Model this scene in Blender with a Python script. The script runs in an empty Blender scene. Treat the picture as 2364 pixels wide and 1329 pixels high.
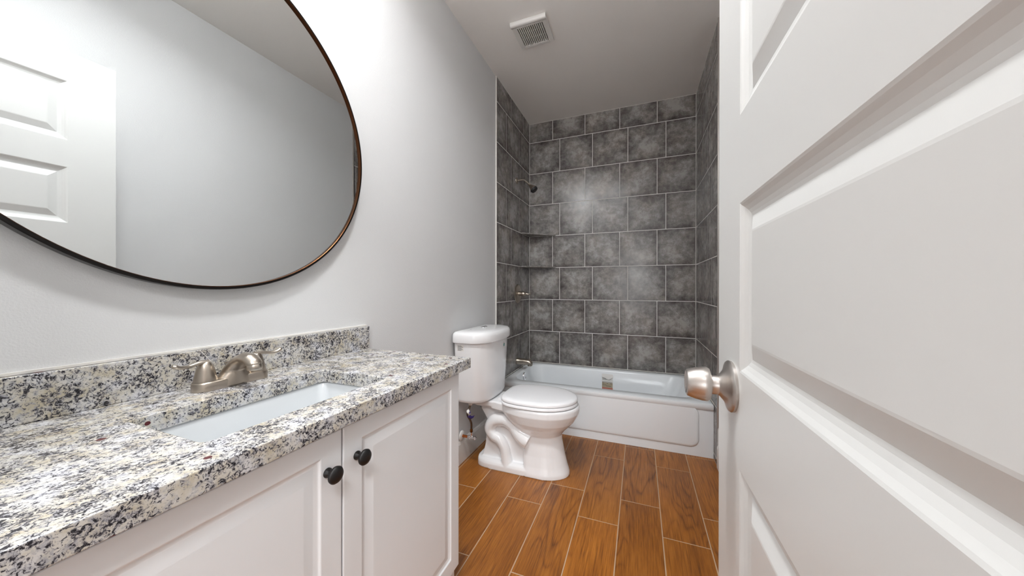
import bpy, bmesh, math, random
from mathutils import Vector, Matrix
random.seed(7)
PI = math.pi
scene = bpy.context.scene
col = scene.collection

# ------------------------------------------------------------------ camera
CAM = Vector((1.0590, -3.2246, 1.1189))
YAW, PITCH, ROLL = 0.3701, -0.0014, 0.0009
cd = bpy.data.cameras.new('camera')
cd.sensor_fit = 'HORIZONTAL'; cd.sensor_width = 36.0
cd.lens = 36.0 * 759.16 / 2364.0
cd.clip_start = 0.01
cam = bpy.data.objects.new('camera', cd); col.objects.link(cam)
_f = Vector((-math.sin(YAW), math.cos(YAW), 0)); _r = Vector((math.cos(YAW), math.sin(YAW), 0)); _u = Vector((0, 0, 1))
_f2 = _f * math.cos(PITCH) + _u * math.sin(PITCH); _u2 = _u * math.cos(PITCH) - _f * math.sin(PITCH)
_r3 = _r * math.cos(ROLL) + _u2 * math.sin(ROLL); _u3 = _u2 * math.cos(ROLL) - _r * math.sin(ROLL)
cam.matrix_world = Matrix(((_r3.x, _u3.x, -_f2.x, CAM.x), (_r3.y, _u3.y, -_f2.y, CAM.y), (_r3.z, _u3.z, -_f2.z, CAM.z), (0, 0, 0, 1)))
scene.camera = cam

# ------------------------------------------------------------------ world, lights, exposure
LIGHT_POS = (0.68, -2.62)      # recessed ceiling light
LIGHT_W = 15.5
VANITY_W = 5.4                  # each of the three globes over the mirror
DOOR_FILL_W = 66.0  # added fill sent in through the doorway
HALL_FILL_W = 38.0  # added fill from the hall side
world = bpy.data.worlds.new('world'); scene.world = world
world.use_nodes = True
world.node_tree.nodes['Background'].inputs['Color'].default_value = (0.9, 0.95, 1.0, 1)
world.node_tree.nodes['Background'].inputs['Strength'].default_value = 0.3
def area(name, loc, size, power, color):
    l = bpy.data.lights.new(name, 'AREA'); l.shape = 'DISK'; l.size = size; l.energy = power; l.color = color
    o = bpy.data.objects.new(name, l); o.location = loc; col.objects.link(o)
    return o
hw = area('doorway_fill', (1.6, -7.88, 1.4), 2.2, DOOR_FILL_W, (0.94, 0.975, 1.0))   # added fill light behind the camera, reaches the alcove through the doorway
area('hall_fill', (1.45, -4.2, 2.74), 0.6, HALL_FILL_W, (0.96, 0.98, 1.0))  # unseen lamp added in the hall to lift the near surfaces
hw.data.shape = 'RECTANGLE'; hw.data.size_y = 1.9; hw.rotation_euler = (math.pi / 2, 0, 0)
vs = scene.view_settings
vs.view_transform = 'Standard'; vs.look = 'None'; vs.gamma = 1.0; vs.use_curve_mapping = False
vs.exposure = 0.36

# ------------------------------------------------------------------ dimensions (m)
W, H = 1.5135, 2.7945
P = 0.32
Z0 = 0.6794
RIM = 0.357
YL, YR = -0.834, -0.852
TUBY = -0.756
FRONT = -3.25
PX = -0.008          # painted face of the left wall (tile face is x = 0)
CT = 0.869           # counter top
VC = -2.70           # vanity centre line
MYC0 = -2.692        # mirror centre line

# ------------------------------------------------------------------ materials
def mat(name, color=(0.8, 0.8, 0.8), rough=0.5, metal=0.0, spec=0.5, coat=0.0):
    m = bpy.data.materials.new(name); m.use_nodes = True
    b = m.node_tree.nodes['Principled BSDF']
    b.inputs['Base Color'].default_value = (*color, 1); b.inputs['Roughness'].default_value = rough
    b.inputs['Metallic'].default_value = metal; b.inputs['Specular IOR Level'].default_value = spec
    b.inputs['Coat Weight'].default_value = coat
    return m
def srgb(r, g, b):
    f = lambda c: (c / 255 / 12.92) if c <= 10 else ((c / 255 + 0.055) / 1.055) ** 2.4
    return (f(r), f(g), f(b))
class NT:
    def __init__(s, m):
        s.t = m.node_tree; s.b = s.t.nodes['Principled BSDF']
    def n(s, typ, **kw):
        o = s.t.nodes.new(typ)
        for k, v in kw.items():
            if k.startswith('i_'): o.inputs[k[2:].replace('_', ' ')].default_value = v
            else: setattr(o, k, v)
        return o
    def l(s, a, b): s.t.links.new(a, b)
    def noise(s, vec, scale, detail=4, rough=0.5, dist=0.0):
        o = s.n('ShaderNodeTexNoise'); o.inputs['Scale'].default_value = scale; o.inputs['Detail'].default_value = detail
        o.inputs['Roughness'].default_value = rough; o.inputs['Distortion'].default_value = dist
        if vec is not None: s.l(vec, o.inputs['Vector'])
        return o.outputs['Fac']
    def ramp(s, fac, stops, interp='LINEAR'):
        o = s.n('ShaderNodeValToRGB'); r = o.color_ramp; r.interpolation = interp
        while len(r.elements) < len(stops): r.elements.new(0.5)
        for e, (p, c) in zip(r.elements, stops):
            e.position = p; e.color = (*c, 1) if len(c) == 3 else c
        s.l(fac, o.inputs['Fac'])
        return o.outputs['Color']
    def mix(s, fac, a, b, blend='MIX'):
        o = s.n('ShaderNodeMix'); o.data_type = 'RGBA'; o.blend_type = blend; o.clamp_factor = True
        for sock, v in ((o.inputs[0], fac), (o.inputs[6], a), (o.inputs[7], b)):
            if hasattr(v, 'is_output') or hasattr(v, 'links'): s.l(v, sock)
            elif isinstance(v, (int, float)): sock.default_value = v
            else: sock.default_value = (*v, 1)
        return o.outputs[2]
    def math(s, op, a, b=0.0, c=None):
        o = s.n('ShaderNodeMath'); o.operation = op
        for i, v in enumerate((a, b) if c is None else (a, b, c)):
            if hasattr(v, 'links'): s.l(v, o.inputs[i])
            else: o.inputs[i].default_value = v
        return o.outputs[0]
    def bump(s, h, strength, dist):
        o = s.n('ShaderNodeBump'); o.inputs['Strength'].default_value = strength; o.inputs['Distance'].default_value = dist
        s.l(h, o.inputs['Height']); s.l(o.outputs['Normal'], s.b.inputs['Normal'])
def pos(nt):
    return nt.n('ShaderNodeTexCoord').outputs['Object']

# painted drywall with orange-peel texture
def paint(name, color, rough=0.55, strength=0.25):
    m = mat(name, color, rough, spec=0.35); nt = NT(m); p = pos(nt)
    h = nt.noise(p, 260, 3, 0.55)
    nt.bump(h, strength, 0.0025)
    v = nt.noise(p, 2.0, 2)
    c = nt.ramp(v, [(0.3, tuple(k * 0.975 for k in color)), (0.7, color)])
    nt.l(c, nt.b.inputs['Base Color'])
    return m
M_wall = paint('wall_paint', srgb(217, 217, 217))
M_ceil = paint('ceiling_paint', srgb(243, 240, 236), 0.7, 0.15)
M_trim = mat('trim_white', srgb(232, 231, 228), 0.35)
M_door = mat('door_white', srgb(210,210,208), 0.32)
M_cab = mat('cabinet_white', srgb(233,235,237), 0.38)
M_cabin = mat('cabinet_inside', srgb(120, 116, 112), 0.7)
M_porc = mat('porcelain', srgb(243, 243, 244), 0.08, spec=0.5, coat=0.3)
M_seat = mat('seat_plastic', srgb(247, 247, 249), 0.18)
M_tub = mat('tub_enamel', srgb(248, 252, 255), 0.16, coat=0.2)
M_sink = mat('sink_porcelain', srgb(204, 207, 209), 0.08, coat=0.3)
M_black = mat('black_bronze', srgb(10, 7, 7), 0.5)
M_dark = mat('dark_void', srgb(24, 22, 22), 0.8)
M_chrome = mat('chrome', (0.82, 0.82, 0.84), 0.07, metal=1.0)
M_copper = mat('copper', srgb(190, 110, 60), 0.3, metal=1.0)
M_glass = mat('mirror_silver', (0.73, 0.75, 0.75), 0.0, metal=1.0)
M_plastic = mat('white_plastic', srgb(222, 220, 216), 0.4)
M_caulk = mat('caulk', srgb(225, 222, 216), 0.5)
M_paper = mat('paper', srgb(236, 234, 230), 0.6)
M_tan = mat('paper_tan', srgb(178, 166, 142), 0.6)
M_red = mat('paper_red', srgb(196, 120, 104), 0.6)
M_ink = mat('ink', srgb(70, 68, 70), 0.6)
M_purple = mat('purple_tag', srgb(58, 44, 128), 0.5)
M_green = mat('green_print', srgb(40, 140, 130), 0.5)
M_rubber = mat('black_rubber', srgb(20, 20, 22), 0.5)

def brushed(name, c, rough=0.3):
    return mat(name, c, rough, metal=1.0)
M_nickel = brushed('brushed_nickel', srgb(182, 172, 160), 0.3)
M_nickel_knob = brushed('satin_nickel', srgb(198, 192, 187), 0.36)
M_bronze = mat('bronze_edge', srgb(120, 78, 36), 0.28, metal=1.0)

# bronze mirror frame
M_frame = mat('frame_black', srgb(20, 15, 13), 0.3, metal=0.6)
M_frame_in = mat('frame_bronze', srgb(74, 44, 22), 0.3, metal=0.9)

# braided hose
M_hose = mat('braided_hose', srgb(110, 92, 78), 0.35, metal=0.9)
_n = NT(M_hose); _w = _n.n('ShaderNodeTexWave'); _w.inputs['Scale'].default_value = 120; _n.l(pos(_n), _w.inputs['Vector'])
_n.l(_n.ramp(_w.outputs['Fac'], [(0.3, srgb(60, 46, 38)), (0.7, srgb(140, 122, 106))]), _n.b.inputs['Base Color'])

# ceramic wall tile: cloudy cement print, darker towards each tile's border
def tile_material(name, tint=(1, 1, 1)):
    m = mat(name, (0.1, 0.1, 0.1), 0.3, spec=0.5); nt = NT(m)
    uv = nt.n('ShaderNodeUVMap', uv_map='print').outputs['UV']
    tu = nt.n('ShaderNodeUVMap', uv_map='tile').outputs['UV']
    big = nt.noise(uv, 6.0, 6, 0.6, 0.3)
    mid = nt.noise(uv, 22.0, 7, 0.68)
    fine = nt.noise(uv, 110.0, 4, 0.7)
    sp = nt.n('ShaderNodeSeparateXYZ'); nt.l(tu, sp.inputs[0])
    ex = nt.math('ABSOLUTE', nt.math('SUBTRACT', sp.outputs[0], 0.5)); ey = nt.math('ABSOLUTE', nt.math('SUBTRACT', sp.outputs[1], 0.5))
    e = nt.math('POWER', nt.math('MULTIPLY', nt.math('MAXIMUM', ex, ey), 2.0), 3.0)
    v = nt.math('ADD', nt.math('MULTIPLY', big, 0.75), nt.math('MULTIPLY', mid, 0.75))
    v = nt.math('ADD', v, nt.math('MULTIPLY', fine, 0.30))
    v = nt.math('SUBTRACT', v, nt.math('MULTIPLY', e, 0.24))
    stops = [(0.53, srgb(70, 65, 64)), (0.72, srgb(107, 103, 101)), (0.88, srgb(140, 137, 134)), (1.06, srgb(168, 166, 163))]
    c = nt.ramp(v, [(p_, tuple(a * b for a, b in zip(c_, tint))) for p_, c_ in stops])
    hue = nt.noise(uv, 5.0, 3)
    c = nt.mix(nt.math('MULTIPLY', nt.math('GREATER_THAN', hue, 0.0), nt.ramp(hue, [(0.42, (0, 0, 0)), (0.7, (0.5,) * 3)])), c, nt.mix(1.0, c, (1.08, 0.96, 0.86), 'MULTIPLY'))
    nt.l(c, nt.b.inputs['Base Color'])
    nt.l(nt.ramp(mid, [(0.3, (0.19,) * 3), (0.7, (0.26,) * 3)]), nt.b.inputs['Roughness'])
    nt.bump(mid, 0.025, 0.002)
    return m
M_tile = tile_material('wall_tile')
M_grout = mat('wall_grout', srgb(228, 226, 222), 0.8)

# wood look porcelain plank
def plank_material():
    m = mat('wood_plank_tile', (0.3, 0.15, 0.05), 0.36); nt = NT(m)
    uv = nt.n('ShaderNodeUVMap', uv_map='print').outputs['UV']
    rnd = nt.n('ShaderNodeVertexColor', layer_name='rnd').outputs['Color']
    mp = nt.n('ShaderNodeMapping'); mp.inputs['Scale'].default_value = (1.0, 0.16, 1.0); nt.l(uv, mp.inputs['Vector'])
    warp = nt.noise(mp.outputs['Vector'], 6, 2, 0.5)
    # cathedral grain: contour lines of a stretched noise field
    ring = nt.math('FRACT', nt.math('MULTIPLY', nt.noise(mp.outputs['Vector'], 5.5, 2.5, 0.5, 0.3), 15.0))
    ring = nt.math('POWER', nt.math('ABSOLUTE', nt.math('SUBTRACT', nt.math('MULTIPLY', ring, 2.0), 1.0)), 3.0)
    mp2 = nt.n('ShaderNodeMapping'); mp2.inputs['Scale'].default_value = (1.0, 0.035, 1.0); nt.l(uv, mp2.inputs['Vector'])
    fib = nt.noise(mp2.outputs['Vector'], 190, 5, 0.65)
    msk = nt.ramp(nt.noise(mp.outputs['Vector'], 4, 2), [(0.42, (0.15,) * 3), (0.62, (1,) * 3)])
    v = nt.math('SUBTRACT', nt.math('MULTIPLY', fib, 0.7), nt.math('MULTIPLY', nt.math('MULTIPLY', ring, msk), 0.17))
    v = nt.math('ADD', v, nt.math('MULTIPLY', warp, 0.46))
    c = nt.ramp(v, [(0.3, srgb(92, 50, 14)), (0.46, srgb(132, 78, 24)), (0.6, srgb(164, 102, 34)), (0.8, srgb(196, 132, 56))])
    c = nt.mix(1.0, c, nt.ramp(rnd, [(0.0, (0.86, 0.82, 0.8)), (1.0, (1.08, 1.04, 1.0))]), 'MULTIPLY')
    nt.l(c, nt.b.inputs['Base Color'])
    nt.bump(v, 0.12, 0.002)
    return m
M_plank = plank_material()
M_fgrout = mat('floor_grout', srgb(186, 160, 132), 0.85)

# granite
def granite():
    m = mat('granite', (0.7, 0.68, 0.6), 0.16, spec=0.5); nt = NT(m); p = pos(nt)
    base = nt.ramp(nt.noise(p, 26, 5, 0.62), [(0.34, srgb(205, 205, 208)), (0.5, srgb(197, 193, 184)), (0.66, srgb(180, 170, 148))])
    gm = nt.noise(p, 85, 6, 0.68, 0.4)
    c = nt.mix(nt.ramp(gm, [(0.50, (0, 0, 0)), (0.62, (0.75,) * 3)]), base, srgb(150, 151, 158))
    cl = nt.noise(p, 22, 4, 0.65)
    fl = nt.noise(p, 170, 7, 0.74, 1.0)
    d = nt.math('ADD', nt.math('MULTIPLY', fl, 1.0), nt.math('MULTIPLY', nt.math('SUBTRACT', cl, 0.5), 0.38))
    c = nt.mix(nt.ramp(d, [(0.49, (0, 0, 0)), (0.55, (0.9,) * 3)]), c, srgb(104, 103, 113))
    c = nt.mix(nt.ramp(d, [(0.535, (0, 0, 0)), (0.58, (1,) * 3)]), c, srgb(30, 28, 34))
    vo = nt.n('ShaderNodeTexVoronoi'); vo.inputs['Scale'].default_value = 30; nt.l(p, vo.inputs['Vector'])
    sx = nt.n('ShaderNodeSeparateXYZ'); nt.l(vo.outputs['Color'], sx.inputs[0])
    dd = nt.math('ADD', vo.outputs['Distance'], nt.math('MULTIPLY', nt.noise(p, 90, 3), 0.1))
    g = nt.math('MULTIPLY', nt.math('LESS_THAN', dd, 0.23), nt.math('LESS_THAN', sx.outputs[0], 0.13))
    c = nt.mix(g, c, srgb(88, 34, 38))
    nt.l(c, nt.b.inputs['Base Color'])
    return m
M_granite = granite()

# ------------------------------------------------------------------ mesh helpers
def link(name, bm, mats, parent=None, smooth=None, bevel=None, seg=2):
    me = bpy.data.meshes.new(name)
    bmesh.ops.recalc_face_normals(bm, faces=bm.faces)
    bm.to_mesh(me); bm.free()
    for m in (mats if isinstance(mats, (list, tuple)) else [mats]): me.materials.append(m)
    o = bpy.data.objects.new(name, me); col.objects.link(o)
    if smooth is not None:
        me.shade_smooth()
        if smooth < 180: me.set_sharp_from_angle(angle=math.radians(smooth))
    if bevel:
        b = o.modifiers.new('bevel', 'BEVEL'); b.width = bevel; b.segments = seg; b.limit_method = 'ANGLE'; b.angle_limit = math.radians(40)
        me.shade_smooth(); b.harden_normals = False
        w = o.modifiers.new('wn', 'WEIGHTED_NORMAL'); w.keep_sharp = True
    if parent is not None:
        o.parent = parent
        o.matrix_parent_inverse = Matrix.Translation(-parent.location) if not parent.parent else Matrix.Identity(4)
    return o
def tag(o, label, cat, group=None):
    o['label'] = label; o['category'] = cat
    if group: o['group'] = group
    return o
def thing(name, loc, label, cat, group=None):
    o = bpy.data.objects.new(name, None); o.location = loc; o.empty_display_size = 0.05; col.objects.link(o)
    return tag(o, label, cat, group)
def struct(o):
    o['kind'] = 'structure'; return o
def box(bm, x0, x1, y0, y1, z0, z1, mi=0):
    vs_ = [bm.verts.new((x, y, z)) for z in (z0, z1) for y in (y0, y1) for x in (x0, x1)]
    for f in ((0, 2, 3, 1), (4, 5, 7, 6), (0, 1, 5, 4), (2, 6, 7, 3), (0, 4, 6, 2), (1, 3, 7, 5)):
        fc = bm.faces.new([vs_[i] for i in f]); fc.material_index = mi
    return vs_
def boxes(name, lst, m, parent=None, bevel=None, seg=2):
    bm = bmesh.new()
    for b in lst: box(bm, *b)
    return link(name, bm, m, parent, bevel=bevel, seg=seg)
def frame_from(axis):
    a = Vector(axis).normalized()
    t = Vector((0, 0, 1)) if abs(a.z) < 0.9 else Vector((1, 0, 0))
    u = a.cross(t).normalized(); v = a.cross(u).normalized()
    return a, u, v
def lathe(bm, origin, axis, prof, seg=40, mi=0, sy=1.0):
    """prof: list of (radius, height along axis)"""
    o = Vector(origin); a, u, v = frame_from(axis); rings = []
    for r, h in prof:
        if r < 1e-6: rings.append([bm.verts.new(o + a * h)])
        else: rings.append([bm.verts.new(o + a * h + (u * math.cos(2 * PI * k / seg) + v * math.sin(2 * PI * k / seg) * sy) * r) for k in range(seg)])
    for A, B in zip(rings, rings[1:]):
        for k in range(seg):
            k2 = (k + 1) % seg
            if len(A) == 1 and len(B) == 1: continue
            if len(A) == 1: f = (A[0], B[k], B[k2])
            elif len(B) == 1: f = (A[k], B[0], A[k2])
            else: f = (A[k], B[k], B[k2], A[k2])
            bm.faces.new(f).material_index = mi
    for R in (rings[0], rings[-1]):
        if len(R) > 1: bm.faces.new(R).material_index = mi
def loft(bm, rings, cap=(True, True), mi=0, closed=True):
    vr = [[bm.verts.new(p) for p in r] for r in rings]
    n = len(vr[0])
    for A, B in zip(vr, vr[1:]):
        for k in range(n if closed else n - 1):
            k2 = (k + 1) % n
            bm.faces.new((A[k], A[k2], B[k2], B[k])).material_index = mi
    if cap[0]: bm.faces.new(vr[0][::-1]).material_index = mi
    if cap[1]: bm.faces.new(vr[-1]).material_index = mi
    return vr
def catmull(pts, n=8):
    P_ = [Vector(p) for p in pts]; P_ = [P_[0] * 2 - P_[1]] + P_ + [P_[-1] * 2 - P_[-2]]; out = []
    for i in range(1, len(P_) - 2):
        for k in range(n):
            t = k / n; a, b, c, d_ = P_[i - 1], P_[i], P_[i + 1], P_[i + 2]
            out.append(0.5 * ((2 * b) + (c - a) * t + (2 * a - 5 * b + 4 * c - d_) * t * t + (3 * b - a - 3 * c + d_) * t ** 3))
    out.append(P_[-2]); return out
def tube(bm, pts, radii, seg=16, mi=0, n=8, flat=1.0, smooth=True):
    """tube along a smoothed path; radii list matches pts"""
    m_ = len(pts)
    path = catmull(pts, n) if smooth else [Vector(p) for p in pts]
    def rad(i):
        if not isinstance(radii, (list, tuple)): return radii
        if not smooth: return radii[i]
        x = i / n; k = min(int(x), m_ - 2); t = x - k
        return radii[k] * (1 - t) + radii[k + 1] * t
    rings = []; up = None
    for i, p in enumerate(path):
        a = (path[min(i + 1, len(path) - 1)] - path[max(i - 1, 0)]).normalized()
        if up is None:
            t = Vector((0, 0, 1)) if abs(a.z) < 0.9 else Vector((1, 0, 0)); up = (t - a * t.dot(a)).normalized()
        else: up = (up - a * up.dot(a)).normalized()
        s_ = a.cross(up); r = rad(i)
        rings.append([p + (s_ * math.cos(2 * PI * k / seg) + up * math.sin(2 * PI * k / seg) * flat) * r for k in range(seg)])
    loft(bm, rings, mi=mi)
def rrect(x0, x1, y0, y1, r, z, nc=8):
    pts = []
    for cx, cy, a0 in ((x1 - r, y1 - r, 0), (x0 + r, y1 - r, 90), (x0 + r, y0 + r, 180), (x1 - r, y0 + r, 270)):
        for k in range(nc + 1):
            a = math.radians(a0 + 90 * k / nc); pts.append((cx + r * math.cos(a), cy + r * math.sin(a), z))
    return pts
def dshape(x0, xc, x1, w, z, yc, nr=4.0, nf=2.0, seg=48):
    """egg outline: rear at x0 (superellipse nr), widest at xc, nose at x1, half width w"""
    pts = []
    for k in range(seg):
        t = 2 * PI * k / seg; c, s_ = math.cos(t), math.sin(t)
        n_ = nf if c >= 0 else nr; L = (x1 - xc) if c >= 0 else (xc - x0)
        pts.append((xc + math.copysign(abs(c) ** (2 / n_), c) * L, yc + math.copysign(abs(s_) ** (2 / (nf if c >= 0 else nr)), s_) * w, z))
    return pts
def panelled(bm, fmap, wd, ht, panels, prof, back=None, thick=0.02):
    """raised panel slab. fmap(u, v, d) -> point, d = depth into slab from the face. panels: (u0,u1,v0,v1)."""
    us = sorted(set([0, wd] + [a for p in panels for a in p[:2]])); vs_ = sorted(set([0, ht] + [a for p in panels for a in p[2:]]))
    cache = {}
    def V(u, v, d):
        k = (round(u, 5), round(v, 5), round(d, 5))
        if k not in cache: cache[k] = bm.verts.new(fmap(u, v, d))
        return cache[k]
    def side(d0, sgn):
        for a, b in zip(us, us[1:]):
            for c, e in zip(vs_, vs_[1:]):
                cu, cv = (a + b) / 2, (c + e) / 2
                if any(p[0] < cu < p[1] and p[2] < cv < p[3] for p in panels): continue
                bm.faces.new((V(a, c, d0), V(b, c, d0), V(b, e, d0), V(a, e, d0)))
        for p in panels:
            prev = None
            for ins, dep in prof:
                q = [V(x, y, d0 + sgn * dep) for x, y in ((p[0] + ins, p[2] + ins), (p[1] - ins, p[2] + ins), (p[1] - ins, p[3] - ins), (p[0] + ins, p[3] - ins))]
                if prev:
                    for k in range(4): bm.faces.new((prev[k], prev[(k + 1) % 4], q[(k + 1) % 4], q[k]))
                prev = q
            bm.faces.new(prev)
    side(0, 1)
    if back: side(thick, -1)
    else: bm.faces.new([V(u, v, thick) for u, v in ((0, 0), (wd, 0), (wd, ht), (0, ht))])
    ulist = us; vlist = vs_
    if back:
        for a, b in zip(us, us[1:]):
            for v in (0, ht): bm.faces.new((V(a, v, 0), V(b, v, 0), V(b, v, thick), V(a, v, thick)))
        for a, b in zip(vs_, vs_[1:]):
            for u in (0, wd): bm.faces.new((V(u, a, 0), V(u, b, 0), V(u, b, thick), V(u, a, thick)))
    else:
        for v in (0, ht): bm.faces.new([V(u, v, 0) for u in us] + [V(wd, v, thick), V(0, v, thick)])
        for u in (0, wd): bm.faces.new([V(u, v, 0) for v in vs_] + [V(u, ht, thick), V(u, 0, thick)])
def tiled(name, fmap, tiles, back, mats, g=0.0056, depth=0.0005, slab=0.02, attr=True):
    """one wall of separate tile blocks on a grout bed. fmap(u, v, d); tiles (u0,u1,v0,v1,ofs); back (u0,u1,v0,v1)"""
    bm = bmesh.new()
    u1_ = bm.loops.layers.uv.new('print'); u2_ = bm.loops.layers.uv.new('tile'); cl = bm.loops.layers.color.new('rnd')
    def quad(pts, mi, info=None):
        f = bm.faces.new([bm.verts.new(fmap(*p)) for p in pts]); f.material_index = mi
        if info:
            ou, ov, a, b, c, e, r = info
            for lp, p in zip(f.loops, pts):
                lp[u1_].uv = (p[0] + ou, p[1] + ov); lp[u2_].uv = ((p[0] - a) / (b - a), (p[1] - c) / (e - c)); lp[cl] = (r, r, r, 1)
        return f
    for t in tiles:
        a, b, c, e = t[:4]; full = t[4] if len(t) > 4 else (a, b, c, e)
        ou, ov, r = random.uniform(-40, 40), random.uniform(-40, 40), random.random()
        info = (ou, ov, *full, r)
        A, B, C_, E_ = a + g / 2, b - g / 2, c + g / 2, e - g / 2
        bv = 0.0008
        i4 = [(A + bv, C_ + bv, 0), (B - bv, C_ + bv, 0), (B - bv, E_ - bv, 0), (A + bv, E_ - bv, 0)]
        m4 = [(A, C_, 0.0003), (B, C_, 0.0003), (B, E_, 0.0003), (A, E_, 0.0003)]
        o4 = [(p[0], p[1], depth + 0.001) for p in m4]
        quad(i4, 0, info)
        for k in range(4):
            k2 = (k + 1) % 4
            quad([i4[k], i4[k2], m4[k2], m4[k]][::-1], 0, info); quad([m4[k], m4[k2], o4[k2], o4[k]][::-1], 0, info)
    a, b, c, e = back
    p8 = [(a, c, depth), (b, c, depth), (b, e, depth), (a, e, depth)]; q8 = [(p[0], p[1], slab) for p in p8]
    quad(p8, 1); quad(q8[::-1], 1)
    for k in range(4): quad([p8[k], p8[(k + 1) % 4], q8[(k + 1) % 4], q8[k]][::-1], 1)
    bmesh.ops.remove_doubles(bm, verts=bm.verts, dist=1e-6)
    return link(name, bm, mats)

# ================================================================== SETTING
# ---- floor: wood-look plank tile, planks run towards the tub
FX0, FW, FLN = 0.207 - 3 * 0.19, 0.19, 0.629
starts = {3: -1.589 + .0, 4: -2.011, 2: -1.80, 5: -1.589, 6: -1.391, 7: -0.975, 8: -1.398, 9: -0.976, 10: -1.40}
starts = {-1: -1.6, 0: -2.0, 1: -1.8, 2: -1.589, 3: -2.011, 4: -1.589, 5: -1.391, 6: -0.975, 7: -1.398, 8: -0.976, 9: -1.40, 10: -1.7}
FY0, FY1 = -7.9, TUBY + 0.02
ftiles = []
for k in range(-2, 22):
    x0 = FX0 + k * FW; x1 = x0 + FW
    lo, hi = max(x0, -0.6), min(x1, 3.4)
    if hi - lo < 0.012: continue
    y = starts.get(k, -1.6 - 0.21 * (k % 3)) - 12 * FLN
    while y < FY1:
        a, b = max(y, FY0), min(y + FLN, FY1)
        if b - a > 0.01: ftiles.append((lo, hi, a, b, (x0, x1, y, y + FLN)))
        y += FLN
struct(tiled('floor', lambda u, v, d: (u, v, -d), ftiles, (-0.6, 3.4, FY0, 0.0), [M_plank, M_fgrout], g=0.0044, depth=0.0005, slab=0.1))

# ---- alcove tile
rowsA = [0, 2, 4, 6]           # rows whose first joint is at 0.2445
zs = [(-1 if k < 0 else k) for k in range(0)]
def rows():
    out = []
    for i in range(-3, 8):
        z0, z1 = Z0 + i * P, Z0 + (i + 1) * P
        if z0 < H and z1 > 0: out.append((i, z0, z1))
    return out
def make_tiles(u0, u1, offs):
    t = []
    for i, z0, z1 in rows():
        s = offs[i % 2]; u = s - 8 * P
        a0, a1 = max(z0, 0.0), min(z1, H)
        while u < u1:
            a, b = max(u, u0), min(u + P, u1)
            if b - a > 0.012: t.append((a, b, a0, a1, (u, u + P, z0, z1)))
            u += P
    return t
struct(tiled('wall_back', lambda u, v, d: (u, d, v), make_tiles(0.0, W, (0.2445, 0.3163)), (-0.02, W + 0.02, 0, H), [M_tile, M_grout], slab=0.12))
struct(tiled('wall_alcove_left', lambda u, v, d: (-d, -u, v), make_tiles(0.0, -YL, (0.197, 0.310)), (0.0, -YL, 0, H), [M_tile, M_grout], slab=0.015))
struct(tiled('wall_alcove_right', lambda u, v, d: (W + d, -u, v), make_tiles(0.0, -YR, (0.188, 0.3365)), (0.0, -YR, 0, H), [M_tile, M_grout], slab=0.015))
# ---- painted walls, ceiling, hall
struct(boxes('wall_left', [(-0.135, -0.015, YL, 0.12, 0, H), (-0.135, PX, FRONT - 0.12, YL, 0, H)], M_wall))
struct(boxes('wall_right', [(W + 0.015, W + 0.135, YR, 0.12, 0, H), (W + 0.008, W + 0.135, FRONT - .12, YR, 0, H)], M_wall))
DX0, DX1, DH = 0.46, 1.252, 2.125
struct(boxes('wall_front', [(PX, DX0, FRONT - 0.12, FRONT, 0, H), (DX1, W + 0.008, FRONT - 0.12, FRONT, 0, H), (W + 0.135, 3.28, FRONT - 0.12, FRONT, 0, H), (-0.48, -0.135, FRONT - 0.12, FRONT, 0, H), (DX0, DX1, FRONT - 0.12, FRONT, DH, H)], M_wall))
struct(boxes('wall_hall', [(-0.6, 3.4, -8.02, -7.9, 0, H), (3.28, 3.4, -7.9, FRONT - .12, 0, H), (-0.6, -0.48, -7.9, FRONT - .12, 0, H)], M_wall))
struct(boxes('added_window_1', [(0.44, 0.5, -7.9, -7.86, 0.39, 2.41), (2.7, 2.76, -7.9, -7.86, 0.39, 2.41), (0.5, 2.7, -7.9, -7.86, 0.39, 0.45), (0.5, 2.7, -7.9, -7.86, 2.35, 2.41)], M_trim))  # invented window frame, put around the added fill light
struct(boxes('ceiling', [(-0.6, 3.4, -8.02, 0.12, H, H + 0.1)], M_ceil))
# ---- trims
BB = 0.145
def base_profile(name, pts, y0, y1, m):
    bm = bmesh.new(); loft(bm, [[(x, y0, z) for x, z in pts], [(x, y1, z) for x, z in pts]])
    return struct(link(name, bm, m))
base_profile('baseboard_left', [(PX, 0), (PX + .012, 0), (PX + .012, BB - .02), (PX + .008, BB - .006), (PX + .004, BB), (PX, BB)], -2.205, YL - .006, M_trim)
xr = W + 0.008
base_profile('baseboard_right', [(xr, 0), (xr - .013, 0), (xr - .013, BB - .02), (xr - .009, BB - .006), (xr - .004, BB), (xr, BB)], -3.24, YR - .004, M_trim)
struct(boxes('trim_1', [(PX, 0.003, YL - 0.009, YL, 0.0, H)], M_caulk, bevel=0.003))
struct(boxes('trim_2', [(W - 0.004, W + 0.008, YR - 0.012, YR, 0.25, H)], M_nickel_knob, bevel=0.002))
struct(boxes('trim_3', [(0.0005, W, -0.0045, -0.0002, RIM + 0.001, RIM + 0.006), (0.0002, 0.0045, TUBY, 0, RIM + 0.001, RIM + 0.006), (W - 0.0045, W - 0.0002, TUBY, 0, RIM + 0.001, RIM + 0.006)], M_caulk))
struct(boxes('trim_4', [(0.001, 0.004, -0.004, -0.001, RIM + 0.006, H - .001), (W - 0.004, W - 0.001, -0.004, -0.001, RIM + 0.006, H - .001)], M_grout))
# door casing around the opening the camera stands in
struct(boxes('trim_5', [(DX0 - 0.06, DX0, FRONT, FRONT + 0.012, 0, DH + 0.06), (DX0, DX1, FRONT, FRONT + 0.012, DH, DH + 0.06), (DX1, DX1 + 0.06, FRONT, FRONT + 0.012, 0, DH + 0.06)], M_trim, bevel=0.003))
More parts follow.
